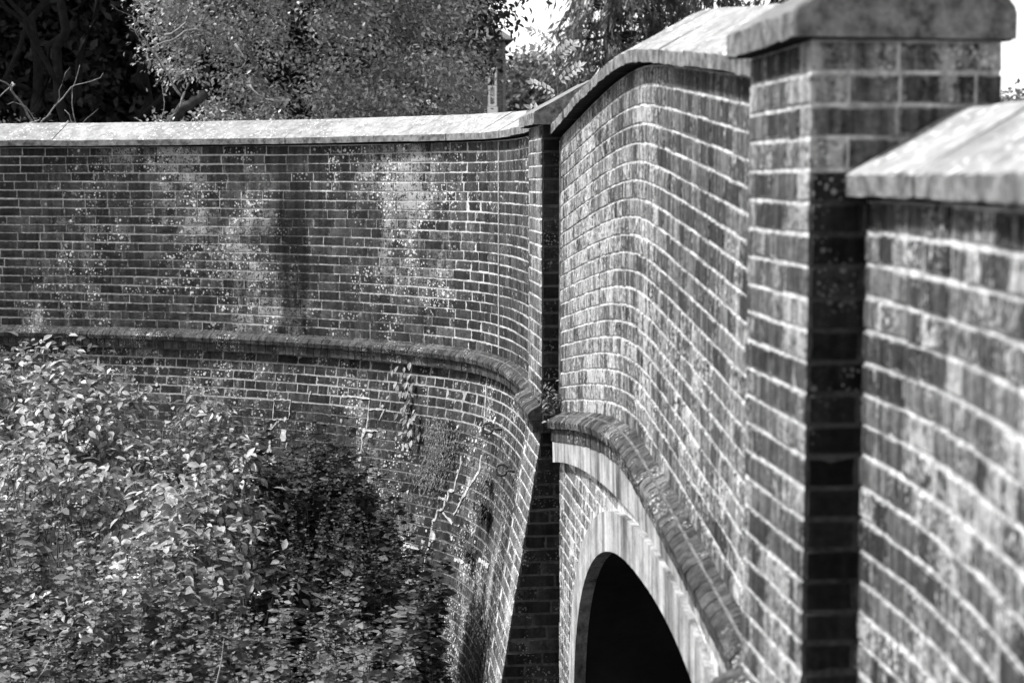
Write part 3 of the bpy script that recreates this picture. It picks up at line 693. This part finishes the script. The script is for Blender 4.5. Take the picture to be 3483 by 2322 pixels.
tree('distant_tree', 'distant rounded tree seen past the broad-capped pilaster', 'tree', (39.5, 95), [((39.5, 95, 2.6), (2.6, 2, 2.6)), ((42.5, 96, 2.2), (2.6, 2, 2.4)), ((36, 96, 2.0), (2.4, 2, 2.2))], 420, 40, .4, M['leaf_far'], M['bark'], (.25, .5), .5, trunk_h=1.5)
# trees on the near bank, outside the picture, that shade the faces turned towards it
for i, (x, y) in enumerate([(-6.5, -2.0), (-10.5, 2.5)]):
    tree('bank_tree', ['broad tree on the near bank beside the cutting', 'broad tree on the near bank farthest from the bridge', 'broad tree on the near bank behind the viewpoint'][i], 'tree', (x, y), [((x, y, 3.5), (2.6, 2.4, 3.0)), ((x, y, 0.2), (2.4, 2.2, 2.2)), ((x+.5, y-.5, 7.5), (3.0, 3.0, 3.2))], 1300, 30, .36, M['leaf_wood'], M['bark'], (.25, .5), .42, twigs=.03, group='trees on the near bank', trunk_h=2.0)
# ------------------------------------------------------------------ house between the trees
def house_brick(t, b):
    P = pos(t); br = N(t, 'TexBrick', {'Vector': N(t, 'CombineXYZ', {0: N(t, 'SeparateXYZ', {0: P}).outputs[0], 1: N(t, 'SeparateXYZ', {0: P}).outputs[2]}).outputs[0], 'Color1': (.10, .10, .10, 1), 'Color2': (.17, .17, .17, 1), 'Mortar': (.06, .06, .06, 1), 'Scale': 1.0, 'Mortar Size': .012, 'Brick Width': .235, 'Row Height': .085}, offset=.5)
    t.links.new(br.outputs[0], b.inputs['Base Color']); b.inputs['Roughness'].default_value = .9
M['house_brick'] = mat('house_brick', house_brick)
HX, HY = 5.42, 58.0
hs = thing('house', (HX-3.5, HY+4, -.8), 'brick house with white window and drainpipe glimpsed between the trees', 'house')
def box(x0, x1, y0, y1, z0, z1): return ([(x0, y0, z0), (x1, y0, z0), (x1, y1, z0), (x0, y1, z0), (x0, y0, z1), (x1, y0, z1), (x1, y1, z1), (x0, y1, z1)], [(0, 3, 2, 1), (4, 5, 6, 7), (0, 1, 5, 4), (1, 2, 6, 5), (2, 3, 7, 6), (3, 0, 4, 7)])
V, F = box(HX-7, HX, HY, HY+8, -.9, 4.9); wobj('wall', V, F, M['house_brick'], hs)
V = [(HX-7.3, HY-.3, 4.9), (HX+.3, HY-.3, 4.9), (HX+.3, HY+8.3, 4.9), (HX-7.3, HY+8.3, 4.9), (HX-4.5, HY+4, 7.6), (HX-2.8, HY+4, 7.6)]
wobj('roof', V, [(0, 1, 5, 4), (1, 2, 5), (2, 3, 4, 5), (3, 0, 4), (3, 2, 1, 0)], M['tile'], hs)
def window(x0, x1, z0, z1):
    wn = obj('window', None, hs, (0, 0, 0))
    a = Acc()
    for q in ((x0, x0+.07, z0, z1), (x1-.07, x1, z0, z1), (x0+.07, x1-.07, z1-.07, z1), (x0+.07, x1-.07, z0, z0+.06), (x0+.07, x1-.07, (z0+z1)/2-.02, (z0+z1)/2+.03)): a.add(*box(q[0], q[1], HY-.05, HY+.02, q[2], q[3]))
    a.build('window_frame', M['white'], wn)
    V, F = box(x0+.07, x1-.07, HY-.02, HY-.005, z0+.06, z1-.07); wobj('pane', V, F, M['glass'], wn)
    V, F = box(x0-.03, x1+.03, HY-.12, HY-.004, z0-.30, z0-.02); wobj('sill', V, F, M['white'], wn)
window(HX-.62-.0, HX-.62+.30, 2.62, 3.95); window(HX-3.4, HX-2.4, 2.62, 3.95)
V, F = tube([(HX-.06, HY-.08, -.9), (HX-.06, HY-.08, 4.8)], .05, 8); wobj('drainpipe', V, F, M['stem'], hs)
# ------------------------------------------------------------------ sapling behind the far cap
def ash(name, label, p, tip, nl, group=None, sc_=1.):
    t = thing(name, p, label, 'sapling', group); acc = Acc(); LP = []
    st = crooked(p, tip, 9, .03); V, F = tube(st, list(np.linspace(.008, .003, 10)), 5); acc.add(V, F)
    for k in range(nl):
        f_ = .52+.48*k/max(1, nl-1); i_ = f_*9; a_ = min(8, int(i_)); s = st[a_]+(st[a_+1]-st[a_])*(i_-a_)
        sg_ = 1 if k % 2 else -1; d = unit(np.array([sg_*random.uniform(.6, 1.), random.uniform(-.5, .3), random.uniform(.15, .75)])); L = random.uniform(.15, .22)*sc_
        e = s+d*L; rc = crooked(s, e, 6, .02, .07); V, F = tube(rc, list(np.linspace(.003, .0012, 7)), 4); acc.add(V, F)
        fr_ = unit(np.array([random.uniform(-.5, .1), -.75, random.uniform(.25, .8)])); side = unit(np.cross(d, fr_))
        for q in range(1, 7):
            for sg in (-1, 1): LP.append((rc[q], unit(side*sg+d*.5+np.random.normal(size=3)*.10), random.uniform(.045, .065)*sc_, fr_))
        LP.append((rc[6], d, .065*sc_, fr_))
    acc.build('stem', M['stem'], t)
    P = np.array([x[0] for x in LP]); a = np.array([x[1] for x in LP]); z_ = np.array([x[2] for x in LP])
    nn = unit(np.random.normal(size=(len(P), 3))*.18+np.array([x[3] for x in LP])); nn = unit(nn-a*np.sum(a*nn, 1, keepdims=True))
    leaf_objects('leaf', P, a, nn, z_, LEAF_SMALL, M['leaf_ash'], t)
sp = ray(1893, 330)*11.3
ash('ash_sapling', 'taller young ash sapling with pinnate leaves growing behind the far pilaster cap', np.array([sp[0], 11.3, -.55]), ray(1893, 160)*11.3, 9, 'ash saplings behind the bridge')
sp = ray(1850, 400)*14.2
ash('ash_sapling', 'shorter ash sapling just showing over the coping end beside the pilaster cap', np.array([sp[0], 14.2, -.75]), ray(1835, 372)*14.2, 4, 'ash saplings behind the bridge', .7)
# ------------------------------------------------------------------ lime-filled cracks and repairs on the lower wing wall
def hit(x, y):          # where a pixel's ray meets the battered face of the far wing
    d = ray(x, y); best = None; Y = 10.95
    u = .0; bu = 1e9
    for u in np.linspace(.05, WC.L-.3, 240):
        p, t, n = WC.at(u)
        # solve for Y so that the ray reaches the face at this u
        # plane through face point with normal (n, .160)
        zg = d[2]*13.
        for _ in range(3):
            b = max(0., ZB-zg)*.160; q = p+n*b; Yq = (n@q)/(n[0]*d[0]+n[1]) if abs(n[0]*d[0]+n[1]) > 1e-4 else 99; zg = d[2]*Yq
        e = abs((np.array([d[0]*Yq, Yq])-q)@t)
        if e < bu: bu = e; best = (u, Yq)
    return best[0], d[2]*best[1]
def ribbon(acc, pts, wd):
    P = []
    for (x, y) in pts: P.append(hit(x, y))
    if len(P) == 2 and wd > .03: pass
    Q = []
    for (a, b) in zip(P[:-1], P[1:]):
        k = max(2, int(math.hypot(a[0]-b[0], a[1]-b[1])/.03))
        for i in range(k): Q.append((a[0]+(b[0]-a[0])*i/k, a[1]+(b[1]-a[1])*i/k))
    Q.append(P[-1]); rings = []
    for i, (u, z) in enumerate(Q):
        a = Q[max(0, i-1)]; c = Q[min(len(Q)-1, i+1)]; du, dz = c[0]-a[0], c[1]-a[1]; l = math.hypot(du, dz)+1e-9; px_, pz_ = -dz/l, du/l
        w_ = wd*random.uniform(.35, 1.5)*.5; ring = []; u += random.gauss(0, .004); z += random.gauss(0, .003)
        for s, h in ((-1, -.004), (-.8, .005), (.8, .006), (1, -.004)):
            f, t, n = wface(u+px_*w_*s, z+pz_*w_*s); ring.append(f+v3(n, .160)*h)
        rings.append(ring)
    acc.add(*sweep(rings))
def c5(L): return [(1160+x/2.026, 774+y/2.026) for x, y in L]
def c8(L): return [(1160+x/2.026, 1548+y/2.026) for x, y in L]
def c4(L): return [(x/2.026, 774+y/2.026) for x, y in L]
for pts, wd in [(c5([(185, 1190), (182, 1290), (180, 1390), (150, 1450), (145, 1560)])+c8([(125, 130), (135, 240), (115, 370), (95, 440)]), .016),
                (c5([(195, 1250), (290, 1255), (270, 1330)]), .016), (c5([(180, 1395), (260, 1400)]), .014), (c5([(195, 1410), (190, 1440)]), .045), (c5([(20, 1160), (90, 1165), (190, 1180)]), .018), (c5([(435, 1490), (430, 1540)]), .035), (c5([(390, 1440), (385, 1470)]), .014),
                (c8([(830, 0), (820, 90), (795, 170), (780, 240), (745, 245), (735, 310), (670, 290)]), .022), (c8([(705, 310), (697, 370), (665, 380), (660, 440), (632, 450), (634, 500), (626, 590)]), .02), (c8([(628, 525), (628, 585)]), .055),
                (c8([(605, 600), (592, 700), (575, 810), (540, 815), (500, 900), (480, 940), (440, 1030)]), .022), (c8([(970, 0), (950, 110), (880, 210), (820, 320), (775, 410)]), .03),
                (c8([(430, 620), (545, 645)]), .022), (c8([(790, 720), (850, 745), (915, 780)]), .03), (c8([(950, 720), (1015, 770)]), .035), (c8([(710, 400), (770, 470)]), .02), (c8([(620, 670), (655, 676)]), .02),
                (c4([(1890, 1180), (2010, 1190), (2000, 1290), (1980, 1320), (1875, 1320), (1895, 1185)]), .009), (c4([(1895, 1330), (1885, 1390), (1860, 1385), (1855, 1500), (1840, 1565)]), .022), (c4([(1960, 1390), (1958, 1475)]), .075), (c4([(1982, 1480), (1970, 1535)]), .018),
                (c5([(1000, 1080), (990, 1350)]), .012), (c8([(145, -20), (143, 40)]), .04)]:
    acc = Acc(); ribbon(acc, pts, wd*1.05); acc.build('lime_patch', M['lime'], farw)
# small lichen blobs and missing-brick repairs
acc = Acc()
for i in range(150):
    u = random.uniform(1.6, 6.5); z = random.uniform(-4.0, -1.8); w_ = random.uniform(.008, .022); f, t, n = wface(u, z)
    tt = v3(t, 0); nn = v3(n, .160); up = np.array([-n[0]*.160, -n[1]*.160, 1.]); k = 7; ph = np.random.uniform(.6, 1.3, k)
    V = [f+nn*-.003+(tt*math.cos(q*2*math.pi/k)*ph[q]+up*math.sin(q*2*math.pi/k)*ph[q]*1.3)*w_ for q in range(k)]+[f+nn*.006+(tt*math.cos(q*2*math.pi/k)*ph[q]+up*math.sin(q*2*math.pi/k)*ph[q]*1.3)*w_*.8 for q in range(k)]
    acc.add(V, [tuple(range(k, 2*k))]+[(q, (q+1) % k, k+(q+1) % k, k+q) for q in range(k)])
acc.build('lime_spots', M['lime'], farw, kind='stuff')
# pointed vertical joints
for (xa, wd) in ((1698, .014),):
    u, _ = hit(xa, 1240); acc = Acc(); rings = []
    for z in np.linspace(-1.36, ZW-.01, 30):
        p, t, n = WC.at(u); q = p+n*.004; h = wd*.5*random.uniform(.7, 1.3); rings.append([v3(q-t*h-n*.008, z), v3(q-t*h, z), v3(q+t*h, z), v3(q+t*h-n*.008, z)])
    acc.add(*sweep(rings)); acc.build('pointing', M['lime'], farw)
rings = []
for z in np.linspace(zs(YF0)+.02, zt(YF0)-.02, 36):
    h = .012*random.uniform(.7, 1.3); rings.append([(XS-.006, YF0-.001-h, z), (XS-.006, YF0-.001, z), (XS+.003, YF0-.001, z), (XS+.003, YF0-.001-h, z)])
V, F = sweep(rings); wobj('pointing', V, F, M['lime'], span)
# ------------------------------------------------------------------ eye bolts
for i, (rx, ry, sx_, sy_) in enumerate([(1659, 1456, 1708, 1464), (1706, 1597, 1748, 1606)]):
    u, z = hit(sx_, sy_); f, t, n = wface(u, z); rn = ray(rx, ry); nn = v3(n, 0)
    Yr = f[1]-.02; c = rn*Yr; L = c-f; acc = Acc()
    e = thing('eye_bolt', f, ['iron eye bolt higher on the battered foot of the curved wall', 'iron eye bolt lower on the battered foot, nearer the pilaster'][i], 'eye bolt', 'iron eye bolts in the curved wall')
    ring = []
    K = 20; rad = .041
    dirx = unit(np.array([L[0], 0, 0])); A = np.array([1., 0, 0]); B = np.array([0, .25, .97])
    for q in range(K+1): ring.append(c+rad*(A*math.cos(q*2*math.pi/K)+B*math.sin(q*2*math.pi/K)))
    V, F = tube(ring, .011, 8); wobj('ring', V, F, M['iron'], e, smooth=True)
    V, F = tube([c+A*rad, f+nn*-.03], .0115, 8); wobj('shank', V, F, M['iron'], e, smooth=True)
# ------------------------------------------------------------------ shrubs on the bank
def bush(name, label, px, py, Y, rad, nl, size, m, group, tmpl=LEAF_BIG, single=0, up=.9, petals=0, gap=.0, sig=.075, cl=11, shell=.82, dome=True):
    c = ray(px, py)*Y; g = groundz(c[0], c[1]); t = thing(name, (c[0], c[1], g-.02), label, 'shrub', group)
    n = nl//cl
    d = unit(np.random.normal(size=(n, 3))); d[:, 2] = np.abs(d[:, 2])*.9-.06
    bump_ = 1+.16*np.sin(d[:, 0]*5+px)*np.cos(d[:, 2]*6+py)+.12*np.sin(d[:, 1]*9)
    rr = (shell+(1-shell)*np.random.rand(n)**.5)*bump_; C = c+d*rr[:, None]*np.array(rad)
    if dome:
        nd = 9; dc = unit(np.random.normal(size=(nd, 3))); dc[:, 2] = dc[:, 2]*.8+.1; dr = np.random.uniform(.30, .46, nd); J = np.random.randint(0, nd, n); C = c+(dc[J]*np.random.uniform(.55, .8, nd)[J][:, None]+d*rr[:, None]*dr[J][:, None])*np.array(rad)
    C[:, 2] = np.maximum(C[:, 2], g+.05)
    I = np.repeat(np.arange(n), cl); N_ = len(I)
    P = C[I]+np.random.normal(size=(N_, 3))*sig; a, nn = leaf_frames(N_, d[I]*.8, up, .55, .35, .55); sz = size*np.random.uniform(.55, 1.25, N_)
    if single:
        q = proj(P); vis = (q[:, 0] > 0) & (q[:, 1] < 2322) & (q[:, 0] < 3483); sc = np.where(vis, sz*rr[I]/P[:, 1]*(d[I][:, 1] < .1), 0); o = np.argsort(-sc)[:single]
        leaf_objects('leaf', P[o], a[o], nn[o], sz[o], tmpl, m, t); k = np.ones(N_, bool); k[o] = False; P, a, nn, sz = P[k], a[k], nn[k], sz[k]
    leaves('foliage', P, a, nn, sz, tmpl, m, t)
    acc = Acc(); bp = np.array([c[0], c[1], g-.02])
    for i in np.random.permutation(n)[:26]:
        b_ = bp+np.array([random.uniform(-.15, .15), random.uniform(-.15, .15), 0]); limb(acc, b_, C[i], .012, .003, 5, .08, .05, 4)
    acc.build('stems', M['stem'], t)
    if petals:
        d2 = unit(np.random.normal(size=(petals, 3))+np.array([0, -.8, .9])); Pp = c+d2*np.array(rad)*1.06; F_ = 9; I = np.repeat(np.arange(petals), F_)
        a, nn = leaf_frames(len(I), d2[I]*.3, 1.6, .2, -.1, .3); leaves('flower_heads', Pp[I]+np.random.normal(size=(len(I), 3))*.016, a, nn, np.full(len(I), .022), LEAF_SMALL, M['petal'], t)
    return t
G1 = 'broad-leaved shrubs on the bank below the long wall'
for (px, py, Y, rad, nl, lab, pt) in [
    (60, 1335, 13.7, (.66, .5, .52), 1900, 'broad-leaved shrub reaching up to the string course of the long wall', 3),
    (330, 1500, 13.0, (.62, .5, .46), 1800, 'broad-leaved shrub below the header courses beside the tallest shrub', 3),
    (610, 1580, 12.6, (.52, .5, .42), 1300, 'broad-leaved shrub in front of the lime-outlined bricks', 4),
    (800, 1700, 12.2, (.42, .45, .36), 800, 'broad-leaved shrub ending at the shaded fine-leaved thicket', 5),
    (150, 1720, 12.0, (.70, .6, .48), 1250, 'broad-leaved flowering shrub on the bank in front of the tallest shrub', 9),
    (500, 1810, 11.6, (.62, .6, .44), 1200, 'broad-leaved shrub in the middle of the sunny bank', 6),
    (790, 1960, 11.2, (.48, .45, .42), 950, 'broad-leaved shrub with drooping leaves beside the dark hollow', 6),
    (300, 2060, 10.8, (.66, .6, .44), 1100, 'broad-leaved shrub low on the bank among nettles', 3)]:
    bush('dogwood_shrub', lab, px, py, Y, rad, nl, .085, M['leaf_big'], G1, single=130, petals=pt)
G2 = 'nettle clumps at the foot of the bank'
def weeds(label, px, py, Y, wx, wy, nst, h, m, group, size=.05, name='weed_clump', cat='weeds', depth=.9):
    c = ray(px, py)*Y; g = groundz(c[0], c[1]); t = thing(name, (c[0], c[1], g), label, cat, group); acc = Acc(); PP, AA = [], []
    for i in range(nst):
        x = c[0]+random.uniform(-wx, wx); y = c[1]+random.uniform(-wy, wy); g1 = groundz(x, y); hh = (c[2]-g)*random.uniform(.8, 1.12)+h*random.uniform(0, .3)
        b_ = np.array([x, y, g1-.02]); tp = np.array([x+random.uniform(-.22, .22), y+random.uniform(-.22, .22), g1+hh]); md = (b_+tp)/2+np.random.normal(size=3)*.05; V, F = tube([b_, md, tp], [.004, .003, .0015], 3); acc.add(V, F)
        ns = int(min(hh, depth)/.045); sk = random.uniform(.7, 1.5)
        for k in range(ns):
            f_ = k*.045/hh*random.uniform(.8, 1.2); p = (tp+(md-tp)*f_*2 if f_ < .5 else md+(b_-md)*min(1, f_*2-1)); L = (.4+.8*min(1, k/5))*sk
            for q in range(4): an = k*1.57+q*2.1+random.random()*.6; PP.append(p+np.random.normal(size=3)*.012); AA.append((math.cos(an), math.sin(an), .25-.08*k/3, L))
    P = np.array(PP); A = np.array(AA); a = unit(A[:, :3]); nn = unit(np.random.normal(size=(len(P), 3))*.45+np.array([-.15, -.55, .9])); nn = unit(nn-a*np.sum(a*nn, 1, keepdims=True))
    leaves('foliage', P, a, nn, size*1.15*A[:, 3]*np.random.uniform(.7, 1.3, len(P)), LEAF_SMALL, m, t); acc.build('stems', M['stem'], t)
for (px, py, Y, wx, wy, ns, lab) in [(120, 2230, 10.0, .8, .5, 95, 'pale nettle clump lowest on the bank under the flowering shrub'), (480, 2240, 9.9, .7, .5, 90, 'nettle clump with a bent straw low on the bank'), (830, 2260, 10.0, .7, .5, 85, 'nettle clump below the dark hollow'),
    (1080, 2250, 10.6, .5, .5, 65, 'nettle clump between the dark hollow and the battered wall'), (60, 1950, 10.9, .45, .4, 90, 'nettle clump growing up through the flowering shrub'), (1210, 2290, 10.9, .34, .35, 55, 'nettle clump at the foot of the battered wall')]:
    weeds(lab, px, py, Y, wx, wy, ns, .5, M['leaf_weed'], G2)
n = 26000; gx_ = np.random.uniform(-5.5, 1.2, n); gy_ = np.random.uniform(9.0, 16.5, n); P = np.stack([gx_, gy_, gz(gx_, gy_)+np.random.rand(n)**1.5*.35], 1)
a, nn = leaf_frames(n, np.zeros((n, 3)), 1., 0., .2, .6)
o = leaves('ground_cover', P, a, nn, np.random.uniform(.03, .08, n), LEAF_SMALL, M['leaf_weed'], None); tag(o, 'low leafy ground cover spread over the bank under the shrubs', 'ground cover')
G3 = 'dark fine-leaved shrubs in the shaded hollow'
for (px, py, Y, wx, wy, ns, lab) in [(1040, 1600, 12.5, .30, .30, 60, 'dark fine-leaved thicket against the stepped lime crack'), (1130, 1700, 12.3, .34, .30, 90, 'dark fine-leaved thicket behind the shaded hollow'), (1230, 1880, 12.0, .36, .30, 110, 'dark fine-leaved thicket in the middle of the shaded hollow'),
    (1330, 2060, 11.7, .30, .28, 90, 'dark fine-leaved thicket tight against the battered wall'), (1080, 1960, 11.5, .42, .32, 120, 'dark fine-leaved thicket in front of the shaded hollow'), (1345, 2210, 11.4, .20, .22, 50, 'dark fine-leaved thicket lowest beside the battered wall')]:
    weeds(lab, px, py, Y, wx, wy, ns, .35, M['leaf_dark'], G3, .05, 'thicket_shrub', 'shrub', 1.5)
# straws
for i, (x0, y0, x1, y1) in enumerate([(735, 2330, 762, 2170), (110, 2330, 170, 2240)]):
    p = ray(x0, y0)*9.6; q = ray(x1, y1)*9.6; b_ = np.array([p[0], p[1], groundz(p[0], p[1])]); V, F = tube([b_, p, (p+q)/2+np.array([.008, 0, 0]), q], [.005, .005, .004, .002], 5)
    o = wobj('grass_stalk', V, F, M['lime']); tag(o, ['tall pale dry stalk rising from the nettles below the dark hollow', 'short pale dry stalk leaning in the lowest nettles'][i], 'grass stalk', 'dry stalks on the bank')
# ------------------------------------------------------------------ plants on the wall
def creeper(label, pts, n, size, m, name='ivy', spread=.05, cat='ivy', grp=None, sing=True, out=.03, tmpl=LEAF_BIG):
    H = [hit(x, y) for x, y in pts]; f0 = wface(*H[-1])[0]; t = thing(name, f0, label, cat, grp); acc = Acc(); line = []
    for (u, z) in H: f, tt, nn = wface(u, z); line.append(f+v3(nn, .160)*.012)
    V, F = tube(line, .004, 4); acc.add(V, F); acc.build('stem', M['stem'], t)
    P = []; a = []; nrm = []
    for i in range(n):
        s = random.random()*(len(H)-1); k = int(s); k = min(k, len(H)-2); s -= k; u = H[k][0]+(H[k+1][0]-H[k][0])*s+random.gauss(0, spread); z = H[k][1]+(H[k+1][1]-H[k][1])*s+random.gauss(0, spread*.5)
        f, tt, nn = wface(u, z); P.append(f+v3(nn, .160)*(out*random.uniform(.4, 1.3))); a.append(unit(v3(tt, 0)*random.gauss(0, .6)+np.array([0, 0, -.7])+v3(nn, 0)*.4)); nrm.append(unit(v3(nn, 0)+np.array([0, 0, .7])+np.random.normal(size=3)*.3))
    P, a, nrm = map(np.array, (P, a, nrm)); nrm = unit(nrm-a*np.sum(a*nrm, 1, keepdims=True)); sz = size*np.random.uniform(.6, 1.3, n)
    (leaf_objects('leaf', P, a, nrm, sz, tmpl, m, t) if sing else leaves('foliage', P, a, nrm, sz, tmpl, m, t))
creeper('trailing ivy strand hanging from the string course down the lower wall', [(1378, 1245), (1385, 1320), (1405, 1420), (1410, 1500)], 52, .07, M['leaf_big'], spread=.075, out=.05)
creeper('tangle of fine dry creeper on the lower wall beside the ivy', [(1500, 1440), (1530, 1520), (1480, 1580), (1460, 1660)], 1500, .03, M['leaf_weed'], 'creeper', .11, 'creeper', None, False, .035, LEAF_NARROW)
creeper('small fern-like tuft on the wall below the lower eye bolt', [(1672, 1720), (1665, 1760)], 160, .05, M['leaf_dark'], 'wall_fern', .05, 'fern', None, False, .06, LEAF_SMALL)
creeper('dark little weed rooted in a joint low on the battered wall', [(1618, 1860), (1610, 1905)], 90, .04, M['leaf_dark'], 'wall_weed', .05, 'weed', None, False, .05, LEAF_SMALL)
creeper('sparse weed straggling down the battered edge near the pilaster foot', [(1640, 2010), (1650, 2120), (1630, 2260)], 90, .045, M['leaf_weed'], 'wall_weed', .08, 'weed', None, False, .06, LEAF_SMALL)
creeper('straggling weed growing from the joint beside the lower eye bolt', [(1670, 1610), (1675, 1640)], 120, .05, M['leaf_weed'], 'wall_weed', .045, 'weed', None, False, .05, LEAF_NARROW)
# tuft in the corner where the pilaster meets the string course
t = thing('corner_tuft', (1.24, 10.10, zs(10.1)-.02), 'leafy tuft rooted on the string course in the pilaster corner', 'weed')
n = 150; P = np.array([1.215, 10.09, zs(10.1)+.08])+np.random.normal(size=(n, 3))*np.array([.035, .03, .06]); a, nn = leaf_frames(n, np.tile([-.5, -.6, 0.], (n, 1)), .8, .5, .4)
leaves('foliage', P, a, nn, np.random.uniform(.02, .04, n), LEAF_BIG, M['leaf_weed'], t, kind=None)
acc = Acc()
for i in range(14): limb(acc, (1.24, 10.10, zs(10.1)-.02), P[i*9], .003, .0015, 3, .1, 0, 4)
acc.build('stems', M['stem'], t)
